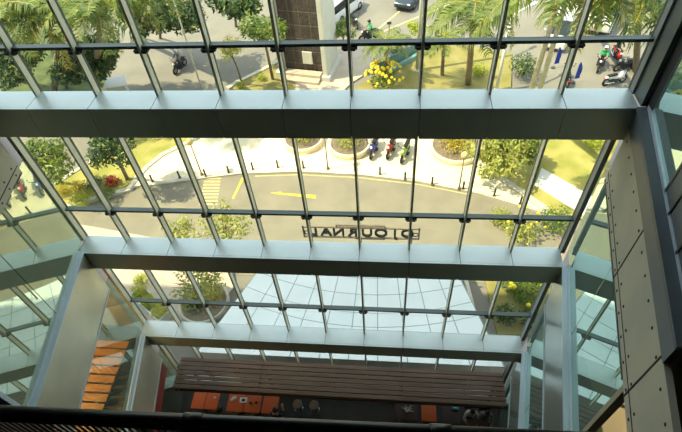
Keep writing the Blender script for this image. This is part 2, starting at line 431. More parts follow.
# painted markings
mb = MB()
A0, A1, B0, B1 = at(205,178), at(221,178), at(199,207), at(217,207)
for k in range(9):
    t0, t1 = k/9, k/9+.055
    mb.prism([tuple(p[:2]) for p in (A0.lerp(B0,t0),A1.lerp(B1,t0),A1.lerp(B1,t1),A0.lerp(B0,t1))], .02, .03)
struct(mb.build('road_marking_crossing', M_['paleyellow']))
mb = MB()
mb.prism(gp((316,195.5),(316,199),(288,195.5),(281,195.2),(270,193.2),(281,192),(282,193.4)), .02, .032)
struct(mb.build('road_marking_arrow', M_['yellow']))
mb = MB()
def stripe(mb, a, b, wd=.14, z=.01):
    a = at(*a); b = at(*b); t = (b-a).normalized(); q = Vector((-t.y,t.x,0))*wd/2
    mb.prism([tuple((p)[:2]) for p in (a-q,b-q,b+q,a+q)], 0, z)
stripe(mb, (377,30), (400,11)); stripe(mb, (377,34), (450,4))
struct(mb.build('road_marking_lines', M_['paleyellow']))
mb = MB(); stripe(mb, (233,199), (243,178), .14, .03); struct(mb.build('road_marking_dash', M_['yellow']))
mb = MB()
px = [(255,176.5),(300,175),(360,178),(420,185),(470,195)]
for a, b in zip(px, px[1:]): stripe(mb, a, b, .06, .03)
struct(mb.build('road_marking_edge', M_['paleyellow']))

# ------------------------------------------------------------------ plants
def leaves_mesh(name, blobs, count, size, mats, seed=0, upright=0.0, mi_frac=0.0):
    """leaf cards scattered through a crown made of blobs (centre, radius)"""
    r = np.random.RandomState(seed); V = []; F = []; MI = []
    vol = np.array([b[1]**2 for b in blobs]); vol = vol/vol.sum()
    for bi, ((cx,cy,cz), rad) in enumerate(blobs):
        for _ in range(int(count*vol[bi])):
            d = r.normal(size=3); d /= np.linalg.norm(d)
            rr = rad*(.55+.5*r.rand()); p = np.array([cx,cy,cz])+d*rr*np.array([1,1,.85])
            nn = d*.8+r.normal(size=3)*.55+np.array([0,0,.35]); nn /= np.linalg.norm(nn)
            a = np.cross(nn, r.normal(size=3)); a /= np.linalg.norm(a); b = np.cross(nn, a)
            L = size*(.6+.8*r.rand()); W = L*.45
            o = len(V)
            V += [p-a*L/2, p+b*W/2-nn*.02, p+a*L/2-nn*L*.15, p-b*W/2-nn*.02]
            F += [(o,o+1,o+2),(o,o+2,o+3)]
            k = 1 if r.rand() < mi_frac else 0
            MI += [k,k]
    me = bpy.data.meshes.new(name); me.from_pydata([tuple(x) for x in V], [], F)
    for m in mats: me.materials.append(m)
    me.polygons.foreach_set('material_index', MI); me.update()
    return me

def crown_blobs(R, seed, flat=.8, nb=9):
    r = random.Random(seed); B = [((0,0,0), R*.62)]
    for k in range(nb):
        a = 2*PI*k/nb+r.uniform(-.3,.3); q = R*r.uniform(.42,.68)
        B.append(((q*math.cos(a), q*math.sin(a), R*flat*r.uniform(-.5,.55)), R*r.uniform(.32,.5)))
    return B

TREES = {}
def tree(name, label, base, crown_c, R, lm, bark='bark', count=1500, size=.27, group=None, seed=1, cat='tree', thin=.09, dens=1.0):
    base = Vector(base); cc = Vector(crown_c)-base
    t = thing(name, label, cat, base, 0, group)
    mb = MB()
    mid = Vector((cc.x*.35, cc.y*.35, cc.z*.5))
    mb.tube([(0,0,-.05), mid, cc*.85, cc+Vector((0,0,R*.2))], [thin*1.3, thin, thin*.8, thin*.3], 8)
    r = random.Random(seed)
    for k in range(7):
        a = 2*PI*k/7+r.random(); s = mid.lerp(cc, r.uniform(.3,.9)); e = cc+Vector((math.cos(a),math.sin(a),r.uniform(.1,.7)))*R*.75
        mb.tube([s, s.lerp(e,.5)+Vector((0,0,.1*R)), e], [thin*.55, thin*.35, thin*.12], 6)
    mb.build('trunk', M_[bark], t, True)
    me = leaves_mesh('crown', crown_blobs(R, seed), int(count*1.7), size*1.12, [M_[lm], M_['leafpale']], seed, mi_frac=.12)
    o = link('crown', me, t); o.location = cc
    return t

def bush(name, label, loc, R, lm, h=1.0, count=500, size=.12, seed=3, group=None, flowers=None, cat='bush', nfl=40):
    t = thing(name, label, cat, loc, 0, group)
    B = [((0,0,R*.7*h), R*.8)]+[((R*.45*math.cos(a),R*.45*math.sin(a),R*.6*h), R*.55) for a in (0,1.3,2.5,3.8,5.0)]
    link('foliage', leaves_mesh('foliage', B, count, size, [M_[lm], M_['leaflime']], seed, mi_frac=.1), t)
    mb = MB()
    for a in (0,2.1,4.2): mb.tube([(0,0,-.03),(R*.3*math.cos(a),R*.3*math.sin(a),R*.7*h)], [.03,.012], 6)
    mb.build('stem', M_['bark'], t)
    if flowers:
        r = random.Random(seed); mb = MB()
        for k in range(nfl):
            a = r.uniform(0,2*PI); e = r.uniform(.1,1.2); q = R*1.15
            c = (q*math.cos(a)*math.cos(e), q*math.sin(a)*math.cos(e), R*.65*h+q*.85*math.sin(e))
            mb.ball(c, r.uniform(.05,.09)*flowers, 5)
        b = mb.build('blossom', M_['petal'], t); b['label'] = 'yellow blossom'
    return t

def frond_mesh(name, L, droop, seed, dry=False):
    r = random.Random(seed); mb = MB(); pts = []; n = 12
    for i in range(n+1):
        s = i/n; pts.append(Vector((L*(s-.12*droop*s*s*s), .06*L*math.sin(s*2)*r.uniform(-.3,.3), L*(.38*s-droop*s*s))))
    mb.tube(pts, [.035*(1-.8*i/n)+.006 for i in range(n+1)], 5, 1)
    NL = 34
    for k in range(3, NL):
        s = k/NL; f = s*n; i = min(int(f), n-1); p = pts[i].lerp(pts[i+1], f-i); t = (pts[i+1]-pts[i]).normalized()
        ll = L*.30*math.sin(PI*(.10+.86*s))**.6*r.uniform(.85,1.1)
        side0 = t.cross(Vector((0,0,1))).normalized()
        for sg in (-1, 1):
            d = (side0*sg*.80+t*.55+Vector((0,0,r.uniform(-.10,.25)))).normalized()
            q1 = p+d*ll*.5; q2 = p+d*ll*.9+Vector((0,0,-ll*.45))
            wv = t*.045*L/3
            mb.add([p-wv*.6, p+wv*.6, q1+wv, q1-wv], [(0,1,2,3)], 0)
            mb.add([q1-wv, q1+wv, q2], [(0,1,2)], 0)
    return mb.mesh(name, [M_['palmdry'] if dry else M_['palm'], M_['palmdry']])
FR = [frond_mesh('frond', 3.0, d, i) for i, d in enumerate((.22,.38,.55,.8,1.05))]
FRD = frond_mesh('frond', 2.9, 1.25, 11, True)
def palm(label, base, top, scale=1.0, nf=20, seed=0, trunk='bark', dry=2, r0=.17, skip=None):
    base = Vector(base); tp = Vector(top)-base; r = random.Random(seed)
    t = thing('palm_tree', label, 'palm tree', base, 0, 'tall palms beside the street')
    mb = MB(); nseg = 14
    mb.tube([tp*(i/nseg)+Vector((0,0,-.05 if i == 0 else 0)) for i in range(nseg+1)], [r0*(1.25-.5*i/nseg)+(.015 if i % 2 else 0) for i in range(nseg+1)], 10)
    mb.build('trunk', M_[trunk], t, True)
    MB().tube([tp, tp+Vector((0,0,.4)), tp+Vector((0,0,.9))], [r0*.9, r0*.7, .05], 8).build('crownshaft', M_['leaflime'], t, True)
    for k in range(nf):
        lay = k % 5; me = FR[lay]
        if k < dry: me = FRD
        o = link('frond', me, t); o.location = tp+Vector((0,0,.55-.07*lay))
        o.rotation_euler = (r.uniform(-.25,.25), 0, k*2.39996+r.uniform(-.2,.2)); o.scale = (scale*r.uniform(.85,1.1),)*3
        if me is FRD: o['label'] = 'yellowing dry frond'
    return t

# palms on the far left
palm('leafy palm with a yellowing frond hanging over the dark corner planting', at(54,92), at(60,16,7.0), 1.15, 26, 1, dry=5)
palm('leafy palm between the corner planting and the street, nearest to the white canopy roof', at(94,84), at(102,8,8.5), 1.1, 24, 2, dry=1)
palm('palm at the outer end of the corner planting, farthest from the brick tower', at(-22,70), at(8,14,8.0), 1.15, 22, 3, dry=1)
palm('dense palm standing by the dark trees across the left street', at(140,40), at(152,-14,9), 1.0, 20, 4, dry=0)
# palms on the right
palm('bushy palm on the olive lawn behind the pale lamp pole', at(468,84), at(474,12,7.6), .95, 24, 5, dry=1)
palm('slim pale-trunked palm leaning past the white van', at(527,104), at(565,-22,12.5), 1.15, 20, 6, 'palebark', 1, .13)
palm('pale-trunked palm close beside the blue banner', at(535,106), at(576,-32,13.0), 1.0, 18, 16, 'palebark', 3, .11)
palm('large palm over the parked motorcycles by the dark corner frame', at(636,70), at(640,-6,9.5), 1.25, 24, 7, dry=1)
palm('low palm with drooping fronds at the right end of the teal fence', at(442,76), at(444,44,3.2), .6, 16, 8, dry=0, r0=.11)
palm('small weeping palm at the near end of the teal fence', at(386,78), at(386,48,2.6), .62, 18, 9, dry=0, r0=.11)
palm('tall palm above the delivery truck at the top of the street', at(596,30), at(612,-20,9.0), 1.1, 20, 17, dry=1)

T = 'street trees'
tree('tree', 'dark dense tree rising behind the corner palms', at(10,78), at(14,62,3.0), 2.2, 'leafdark', count=2200, group=T, seed=1)
tree('tree', 'dark leafy tree below the yellow palm frond', at(66,88), at(78,66,3.0), 1.9, 'leafdark', count=1900, group=T, seed=2)
tree('tree', 'dark tree between the corner planting and the street, right by the kiosk roof', at(96,78), at(97,56,3.4), 1.7, 'leafdark', count=1700, group=T, seed=21)
tree('tree', 'dark tree across the left street, beside the dense palm', at(136,36), at(140,14,4.0), 1.9, 'leafdark', count=1800, group=T, seed=22)
tree('tree', 'dark tree across the left street behind the street lamp', at(160,38), at(172,10,5.0), 2.4, 'leafdark', count=2200, group=T, seed=3)
tree('tree', 'dark tree at the top of the left street, beside the brick tower', at(236,26), at(238,4,5.0), 1.9, 'leafdark', count=1800, group=T, seed=4)
tree('tree', 'slender young tree on the verge with a bare thin trunk', at(243,86), at(229,48,3.6), .95, 'leafpale', count=420, size=.16, group=T, seed=5, thin=.06)
tree('tree', 'thin-stemmed tree against the brick tower on the verge', at(273,80), at(262,30,5.6), 1.5, 'leaf', count=900, size=.2, group=T, seed=6, thin=.09)
tree('tree', 'young lime tree with yellow leaves beside the street', at(418,40), at(418,27,1.8), .85, 'leaflime', count=520, size=.16, group=T, seed=7, thin=.05)
tree('tree', 'young tree by the cream pillar of the brick tower', at(344,46), at(342,28,2.4), 1.05, 'leaf', count=650, size=.17, group=T, seed=8, thin=.06)
tree('tree', 'round shady tree on the lawn by the yellow globe bushes', at(62,184), at(42,158,3.2), 1.65, 'leaf', count=1700, size=.19, group=T, seed=9)
tree('tree', 'spreading tree over the red-leaved plant on the lawn', at(128,180), at(112,146,3.6), 1.5, 'leafdark', count=1500, size=.19, group=T, seed=10)
tree('tree', 'sunlit tree on the lawn beside the white path', at(503,164), at(500,153,2.0), 1.7, 'leafpale', count=1500, size=.2, group=T, seed=11)
tree('tree', 'green tree on the lawn behind the sunlit one', at(527,156), at(522,143,2.0), 1.25, 'leaf', count=1200, size=.2, group=T, seed=12)
tree('tree', 'thin pale tree growing close to the facade over the driveway', at(228,268), at(226,226,3.6), 1.35, 'leafpale', count=520, size=.18, group=T, seed=13, thin=.06)
tree('tree', 'airy tree with reddish twigs in the round planter', at(206,306), at(198,286,2.6), 1.25, 'leafpale', count=620, size=.15, group=T, seed=14, thin=.06)
tree('tree', 'thin pale tree beside the glass front, close to the crossing', at(182,262), at(180,230,3.0), .9, 'leafpale', count=300, size=.16, group=T, seed=15, thin=.05)

Bq = 'garden bushes'
bush('globe_bush', 'yellow globe bush under the round lawn tree', at(64,194,.14), .55, 'leafyellow', 1.0, 520, .1, 21, Bq)
bush('globe_bush', 'orange-yellow globe bush in the middle of the lawn edge', at(80,190,.14), .50, 'leafyellow', 1.0, 480, .1, 22, Bq)
bush('bush', 'dark green bush between the globe bush and the red plant', at(96,186,.14), .6, 'leafdark', 1, 480, .12, 23, Bq)
bush('rosette_plant', 'red-leaved rosette plant on the lawn', at(113,184,.14), .48, 'leafred', .7, 260, .2, 24, Bq)
bush('low_hedge_plant', 'low bright green ground plant on the kerb side of the lawn', at(82,202,.14), .7, 'leaflime', .45, 520, .12, 25, Bq)
bush('low_hedge_plant', 'low bright green ground plant below the red rosette', at(106,196,.14), .65, 'leaf', .45, 460, .12, 26, Bq)
bush('bush', 'wide yellow-flowering bush at the foot of the weeping palm', at(384,84,.14), 1.15, 'leaf', .7, 900, .14, 27, Bq, 1.5, nfl=70)
bush('bush', 'round leafy bush beside the blue banner', at(522,76,.14), 1.15, 'leafdark', 1.1, 1100, .17, 28, Bq)
bush('bush', 'small bush on the olive lawn beside the bushy palm', at(479,74,.14), .7, 'leaflime', .9, 460, .14, 29, Bq)
bush('bush', 'small dark bush on the olive lawn behind the weeping palm', at(397,54,.14), .6, 'leaf', .9, 400, .14, 30, Bq)
bush('globe_bush', 'clipped lime bush on the verge by the slender tree', at(262,80,.14), .36, 'leaflime', 1.2, 300, .1, 31, Bq)
bush('globe_bush', 'clipped lime bush on the near verge kerb', at(240,88,.14), .36, 'leaflime', 1.2, 300, .1, 32, Bq)
bush('bush', 'bright lime bush on the lawn behind the white path', at(593,146,.14), .75, 'leaflime', .8, 460, .15, 33, Bq)
bush('bush', 'flowering shrub at the tip of the pavement by the glass', at(520,236,.10), 1.0, 'leafpale', .9, 800, .15, 34, Bq, .9, nfl=14)
bush('bush', 'green shrub beside the flowering shrub at the near lawn edge', at(553,226,.14), 1.0, 'leaf', .8, 700, .15, 35, Bq)
bush('bush', 'yellow-green shrub at the near end of the white path', at(500,222,.10), .7, 'leafpale', .9, 460, .14, 36, Bq)

# round planters on the pavement
def ring_planter(label, c, r, h, mat_, plant, seed, group='planters on the pavement', fl=None, zlab=''):
    t = thing('planter', label, 'planter', c, 0, group)
    MB().lathe((0,0,0), [(r,0),(r*1.03,h),(r*.93,h),(r*.92,h-.1)], 28).build('wall', M_[mat_], t, True)
    MB().lathe((0,0,0), [(r*.9,h-.2),(r*.9,h-.08)], 24).build('soil', M_['bark'], t)
    return t
p = at(350,147,.12); ring_planter('cream round planter in front of the parked motorcycles', p, 1.25, .4, 'paving', 0, 1)
bush('planter_shrub', 'green shrub filling the planter in front of the motorcycles', p+Vector((0,0,.3)), 1.0, 'leafpale', .8, 600, .15, 41, Bq)
p = at(304,142,.12); ring_planter('cream round planter beside the pavement lamp', p, 1.2, .4, 'paving', 0, 2)
bush('planter_shrub', 'yellow-green shrub filling the planter beside the pavement lamp', p+Vector((0,0,.3)), 1.0, 'leafpale', .8, 600, .15, 42, Bq)
p = at(456,149,.12); ring_planter('cream round planter at the grass end of the pavement', p, 1.5, .35, 'paving', 0, 3)
bush('planter_shrub', 'golden shrub filling the planter at the grass end', p+Vector((0,0,.28)), 1.3, 'leafyellow', .7, 800, .15, 43, Bq)
bush('planter_shrub', 'green shrub in the back of the planter at the grass end', at(447,136,.2), .8, 'leafpale', .8, 500, .15, 44, Bq)

# forecourt planters near the glass
p = at(206,306,.10); ring_planter('grey curved planter ring round the reddish-twigged tree', p, 1.15, .45, 'kerb', 0, 4, 'forecourt planters')
bush('ground_cover', 'dark green ground cover in the curved planter ring', p+Vector((-.35,-.2,.3)), .62, 'leafdark', .6, 420, .13, 45, Bq)
bush('ground_cover', 'orange-tinged ground cover in the curved planter ring', p+Vector((.35,.15,.3)), .6, 'leafyellow', .5, 360, .12, 46, Bq)
t = thing('planter', 'long white planter trough beside the left glass wall', 'planter', at(155,304,.10), 0, 'forecourt planters')
a, b = at(140,296,.10), at(168,322,.10); ax = (b-a); ax.z = 0; L = ax.length; ax.normalize(); an = math.atan2(ax.y, ax.x); mid = (a+b)/2-Vector(t.location)
mb = MB(); ca = Vector((ax.x,ax.y,0)); cn = Vector((-ax.y,ax.x,0))
for sg in (-1,1): mb.box(mid+cn*sg*.32+Vector((0,0,.28)), (L,.06,.56), an)
for sg in (-1,1): mb.box(mid+ca*sg*(L/2-.03)+Vector((0,0,.28)), (.06,.58,.56), an)
mb.build('wall', M_['sill'], t); MB().box(mid+Vector((0,0,.22)), (L-.14,.56,.4), an).build('soil', M_['bark'], t)
for k, (s_, lb) in enumerate(((.14,'round clipped bush at the far end of the white trough'),(.5,'clipped lime bush in the middle of the white trough'),(.86,'clipped lime bush at the near end of the white trough'))):
    bush('globe_bush', lb, a.lerp(b, s_)+Vector((0,0,.42)), .46, 'leaflime', 1.0, 520, .09, 50+k, Bq)
bush('globe_bush', 'tall rounded bush standing alone behind the white trough', at(143,284,.1), .42, 'leaflime', 1.5, 520, .09, 54, Bq)
# right planting bed outside the glass
slab('lawn_bed', gp((497,336),(482,270),(560,270),(560,336)), .14, M_['lawn2'])
kerb('kerb_bed', [(462,268),(476,322),(482,340)], .16, .2)
for k, (u, v, R, lb, fl) in enumerate(((505,318,.62,'dark shrub at the canopy side of the right bed',0),(524,300,.75,'yellow-flowering shrub in the middle of the right bed',1.6),(538,286,.6,'yellow-flowering shrub at the far corner of the right bed',1.4),(512,290,.62,'green shrub at the far canopy side of the right bed',1.2),(530,324,.62,'dark shrub against the glass in the right bed',0))):
    bush('bed_shrub', lb, at(u,v,.14), R, 'leaf' if fl else 'leafdark', 1.1, 620, .13, 60+k, Bq, fl or None, nfl=7)

# ------------------------------------------------------------------ street furniture
for k, (u, v) in enumerate([(153,182),(180,178),(206,176.5),(229,173),(253,169.5),(278,167.5),(303.5,168),(355,170.5),(380,174.5),(405,179.5),(432,184.5),(463,189),(494,196),(520,204)]):
    lb = ['bollard at the left tip of the pavement, closest to the lawn kerb', 'second bollard from the left tip of the pavement', 'bollard at the head of the yellow crossing', 'first bollard past the crossing', 'second bollard past the crossing', 'third bollard past the crossing', 'bollard just before the pavement lamp', 'bollard just past the pavement lamp, before the blue motorcycle', 'bollard in front of the blue motorcycle', 'bollard in front of the lime motorcycle', 'bollard in front of the grass-end planter', 'bollard beside the right-hand pavement lamp', 'second bollard from the right tip of the pavement', 'bollard at the right tip of the pavement'][k]
    t = thing('bollard', 'short dark '+lb, 'bollard', at(u,v,.12), 0, 'bollards along the pavement edge')
    MB().lathe((0,0,0), [(.055,0),(.055,.5),(.05,.56),(.02,.6)], 12).build('post', M_['dark'], t, True)
    MB().lathe((0,0,0), [(.09,0),(.09,.03),(.06,.05)], 12).build('base', M_['bark'], t, True)
def lamp(label, base, h, two=False, m='bark', head='paleyellow', r=.04):
    t = thing('street_lamp', label, 'street lamp', base, 0, 'lamps outside')
    MB().tube([(0,0,0),(0,0,h)], [r,r*.7], 10).build('pole', M_[m], t, True)
    MB().lathe((0,0,0), [(r*2.4,0),(r*2.4,.12),(r*1.2,.2)], 12).build('base', M_[m], t, True)
    MB().lathe((0,0,h), [(.03,-.05),(.17,.02),(.19,.25),(.10,.36),(.02,.4)], 14).build('lamp_shade', M_[head], t, True)
    return t
lamp('thin brown pavement lamp with yellow head beside the round planters', at(328,169,.12), 2.5)
lamp('thin brown pavement lamp with yellow head by the lawn kerb', at(202,175,.12), 2.4)
lamp('thin brown pavement lamp with yellow head at the grass end', at(459,189,.12), 2.3)
def pole(label, base, top, r, m):
    b = Vector(base); h = Vector(top)-b
    t = thing('lamp_pole', label, 'pole', b, 0, 'tall poles by the street')
    MB().tube([(0,0,0), h], [r, r*.8], 10).build('shaft', M_[m], t, True)
    MB().lathe((0,0,0), [(r*2.2,0),(r*2.2,.05),(r*1.2,.25)], 12).build('base', M_[m], t, True)
    MB().tube([h, h+Vector((.3,.3,.3)), h+Vector((1.2,1.0,.4))], [r*.7,r*.6,r*.5], 8).build('arm', M_[m], t, True)
    MB().box(h+Vector((1.4,1.2,.4)), (.6,.25,.12), .7).build('lamp_head', M_['white'], t)
pole('tall pale street pole behind the yellow lime tree', at(417,72), Vector(at(417,72))+Vector((0,0,11)), .13, 'cream')
pole('pale lamp pole between the bushy palm and the round bush', at(496,92), Vector(at(496,92))+Vector((0,0,5.0)), .12, 'white')
pole('thin pale street pole leaning past the left motorcyclist', at(204,96), Vector(at(204,96))+Vector((0,0,9)), .05, 'cream')
# short road sign on the street
t = thing('road_sign', 'small grey sign post in the street by the yellow lines', 'sign', at(389,37), 0)
MB().tube([(0,0,0),(0,0,1.1)], .03, 8).build('post', M_['dark'], t); MB().box((0,0,1.15), (.35,.05,.22)).build('plate', M_['rail'], t)

# brick tower with cream pillars
t = thing('gate_tower', 'dark brick tower between two cream pillars at the street corner', 'tower', at(303,74), 0)
B0_ = Vector(t.location)
def loc(u, v, z=0): return at(u, v, z)-B0_
a, b = loc(287,74), loc(325,78); dr = (b-a); dr.z = 0; W = dr.length; an = math.atan2(dr.y, dr.x); dr.normalize(); nr = Vector((-dr.y, dr.x, 0))
mb = MB(); c = (a+b)/2+nr*1.2
mb.box(c+Vector((0,0,4.3)), (W,2.2,8.6), an)
for k in range(1, 9): mb.box(c+Vector((0,0,k*.95)), (W+.03,2.23,.035), an, 1)
for k in range(1, 4): mb.box(c+dr*(W*(k/4-.5))+Vector((0,0,4.3)), (.025,2.23,8.5), an, 1)
mb.build('brick_body', [M_['brick'], M_['bark']], t)
for sg in (-1, 1):
    mb = MB(); mb.box(c+dr*sg*(W/2+.2)+Vector((0,0,4.8))-nr*.3, (.34,2.7,9.6), an); mb.box(c+dr*sg*(W/2+.28)+Vector((0,0,.25))-nr*.3, (.62,3.1,.5), an)
    bevel(mb.build('pillar', M_['cream'], t), .03)
mb = MB(); mb.box(c-nr*1.2+dr*.3+Vector((0,0,1.5)), (.7,.12,.9), an); mb.build('notice_board', M_['cream'], t)
mb = MB(); mb.box(c-nr*1.75+Vector((0,0,.15)), (W*.9,1.2,.3), an); mb.box(c-nr*1.5+Vector((0,0,.35)), (W*.9,.6,.3), an); mb.build('steps', M_['paving2'], t)
# teal fence
t = thing('garden_fence', 'teal mesh fence with planting along the far lawn edge', 'fence', at(380,73,.12), 0)
B0_ = Vector(t.location); a, b = loc(378,76,.12), loc(430,47,.12); dr = b-a; dr.z = 0; L = dr.length; dr.normalize(); an = math.atan2(dr.y, dr.x); nr = Vector((-dr.y,dr.x,0))
for k in range(9): MB().box(a+dr*L*k/8+Vector((0,0,.55)), (.08,.08,1.1), an).build('post', M_['teal'], t)
mb = MB()
for k in range(8):
    q = a+dr*L*(k+.5)/8
    mb.box(q+Vector((0,0,.98)), (L/8-.08,.04,.06), an); mb.box(q+Vector((0,0,.18)), (L/8-.08,.04,.06), an)
    for j in range(7): mb.box(q+dr*(L/8-.1)*(j/6-.5)+Vector((0,0,.58)), (.03,.03,.78), an)
    mb.box(q+Vector((0,0,.58)), (L/8-.1,.012,.7), an)
mb.build('panel', M_['teal'], t)
MB().box(a+dr*L/2+Vector((0,0,.1))-nr*.35, (L,.25,.5), an).build('kerb_wall', M_['teal'], t)
# blue banners
for (u, v, lb) in ((553,68,'blue feather banner beside the round leafy bush'), (573,83,'blue feather banner beside the pale palm trunks, nearer the glass')):
    t = thing('banner_flag', lb, 'flag', at(u,v), .3, 'blue banners')
    t.scale = (.62,.62,.62)
    MB().tube([(0,0,0),(0,0,2.2),(.08,0,2.5)], .025, 8).build('pole', M_['chrome'], t)
    mb = MB(); pts = []
    for i in range(9):
        z = .5+2.0*i/8; wv = .05*math.sin(i*1.1); ww = .55*(1-(i/8)**4*.7)
        pts.append(((.03,wv*.3,z),(.03+ww,wv,z)))
    for i in range(8):
        for off in (.006,-.006):
            q = [pts[i][0],pts[i][1],pts[i+1][1],pts[i+1][0]]; q = [(x,y+off,z) for x,y,z in q]
            mb.add(q, [(0,1,2,3) if off < 0 else (3,2,1,0)])
    mb.build('cloth', M_['flag'], t)
    MB().lathe((0,0,0), [(.25,0),(.25,.06),(.05,.1)], 14).build('base', M_['dark'], t)

# ------------------------------------------------------------------ people (one skinned surface each)
def skin_body(name, chains, tags, mats, parent):
    """chains: lists of (point, radius) joined where points coincide; tags: (point, material index) nearest wins"""
    V = []; E = []; R = []; idx = {}
    for ch in chains:
        prev = None
        for p, r in ch:
            k = tuple(round(c, 4) for c in p)
            if k not in idx: idx[k] = len(V); V.append(k); R.append(r)
            if prev is not None and prev != idx[k]: E.append((prev, idx[k]))
            prev = idx[k]
    me = bpy.data.meshes.new(name); me.from_pydata(V, E, [])
    o = bpy.data.objects.new(name, me); C.objects.link(o)
    sm = o.modifiers.new('skin', 'SKIN'); ss = o.modifiers.new('sub', 'SUBSURF'); ss.levels = 1; ss.render_levels = 1
    for i, d in enumerate(me.skin_vertices[0].data): d.radius = (R[i], R[i]); d.use_root = (i == 0)
    dg = bpy.context.evaluated_depsgraph_get(); dg.update()
    m2 = bpy.data.meshes.new_from_object(o.evaluated_get(dg)); bpy.data.objects.remove(o)
    m2.name = name
    m2.materials.clear()
    for m in mats: m2.materials.append(m)
    T_ = [(Vector(p), mi) for p, mi in tags]; MI = []
    for p in m2.polygons: MI.append(min(T_, key=lambda t: (p.center-t[0]).length)[1])
    m2.polygons.foreach_set('material_index', MI); m2.polygons.foreach_set('use_smooth', [True]*len(MI))
    return link(name, m2, parent)

def person(label, loc_, rz, shirt, pose='sit', group=None, helmet=None, armf=.32, seat=.46, lean=.1):
    t = thing('person', label, 'person', loc_, rz, group)
    # figure faces +x, hips at (0,0,seat)
    h = seat; sh = Vector((lean*.55, 0, h+.48)); nk = Vector((lean*.75,0,h+.58)); hd = Vector((lean*.95+.02,0,h+.72))
    hip = (0,0,h+.06)
    ch = [[(hip,.145),((lean*.25,0,h+.22),.135),((lean*.45,0,h+.40),.150),(tuple(sh),.12),(tuple(nk),.052),(tuple(hd-Vector((0,0,.03))),.078),(tuple(hd+Vector((0,0,.05))),.085),(tuple(hd+Vector((-.005,0,.10))),.06)]]
    tags = [(hip,1),((lean*.25,0,h+.22),0),((lean*.45,0,h+.4),0),(tuple(sh),0),(tuple(nk+Vector((0,0,.04))),2),(tuple(hd),2),(tuple(hd+Vector((0,0,.09))),2)]
    for s in (-1, 1):
        s0 = (lean*.5, s*.19, h+.47); el = (lean+.10, s*.27, h+.22); wr = (lean+armf, s*.17, h+.27)
        ch.append([(tuple(sh),.12),(s0,.062),(el,.044),(wr,.027)])
        pm = Vector(wr)+Vector((.06,-s*.02,-.005)); ch.append([(wr,.027),(tuple(pm),.036)])
        for k, ln in enumerate((.062,.072,.068,.052)):
            o = Vector((.025, (k-1.5)*.021, 0)); a = pm+o; b = a+Vector((ln*.5,0,-.004)); c = b+Vector((ln*.42,0,-.02))
            ch.append([(tuple(pm),.036),(tuple(a),.009),(tuple(b),.009),(tuple(c),.008)])
        th = pm+Vector((-.02,-s*.035,-.003)); ch.append([(tuple(pm),.036),(tuple(th),.011),(tuple(th+Vector((.03,-s*.018,-.008))),.009)])
        tags += [(s0,0),(el,0),(((el[0]+wr[0])/2+.02,s*.22,h+.245),2),(wr,2),(tuple(pm),2),(tuple(pm+Vector((.07,0,0))),2)]
        hj = (.03, s*.095, h+.03)
        if pose == 'ride': kn = (.40, s*.20, h-.02); an_ = (.30, s*.20, h-.42); toe = (.46, s*.21, h-.45)
        else: kn = (.44, s*.12, h+.04); an_ = (.42, s*.12, .08); toe = (.60, s*.13, .045)
        ch.append([(hip,.145),(hj,.095),(kn,.062),(an_,.042),(toe,.036)])
        tags += [(hj,1),(kn,1),(tuple((Vector(kn)+Vector(an_))/2),1),(an_,3),(toe,3)]
    skin_body('body', ch, tags, [M_[shirt], M_['trousers'], M_['skin'], M_['black']], t)
    # face, ears
    mb = MB(); f = hd+Vector((.075,0,.02))
    mb.ball(f+Vector((.012,0,-.005)), .016, 6, 0, (1,.8,1.3))
    for s in (-1,1): mb.ball(f+Vector((.002,s*.032,.022)), .010, 6, 1); mb.ball(hd+Vector((0,s*.085,.02)), .022, 6, 0, (.8,.4,1.3))
    mb.box(f+Vector((-.002,0,-.045)), (.012,.045,.010), 0, 2)
    mb.build('face', [M_['skin'], M_['black'], M_['lampred']], t, True)
    if helmet:
        hm = MB().lathe(tuple(hd+Vector((-.005,0,-.02))), [(.118,0),(.132,.05),(.125,.11),(.085,.165),(.02,.185)], 16).build('helmet', M_[helmet], t, True)
        MB().box(hd+Vector((.115,0,.03)), (.02,.17,.07)).build('visor', M_['carglass'], hm)
    else:
        MB().lathe(tuple(hd+Vector((-.015,0,.015))), [(.092,0),(.100,.05),(.088,.105),(.05,.13),(.01,.138)], 14).build('hair', M_['hair'], t, True)
    return t

# ------------------------------------------------------------------ vehicles
def wheel_mb(c, r, wd, ax='y'):
    mb = MB(); n = 20; vs = []; prof = [(r*.55,-wd*.4),(r*.9,-wd/2),(r,-wd*.3),(r,wd*.3),(r*.9,wd/2),(r*.55,wd*.4)]
    for (q, o) in prof:
        for k in range(n):
            a = 2*PI*k/n; vs.append((c[0]+q*math.cos(a), c[1]+o, c[2]+q*math.sin(a)))
    fs = [(i*n+k, i*n+(k+1)%n, (i+1)*n+(k+1)%n, (i+1)*n+k) for i in range(len(prof)-1) for k in range(n)]
    mb.add(vs, fs, 0)
    return mb
def wheel(c, r, wd, par):
    o = wheel_mb(c, r, wd).build('wheel', M_['tyre'], par, True); n = 18; mb = MB()
    for s in (-1,1):
        ring = [(c[0]+r*.56*math.cos(2*PI*k/n), c[1]+s*wd*.38, c[2]+r*.56*math.sin(2*PI*k/n)) for k in range(n)]
        mb.add(ring+[(c[0], c[1]+s*wd*.48, c[2])], [((k, (k+1)%n, n) if s < 0 else ((k+1)%n, k, n)) for k in range(n)])
    mb.build('hub_cap', M_['chrome'], o)
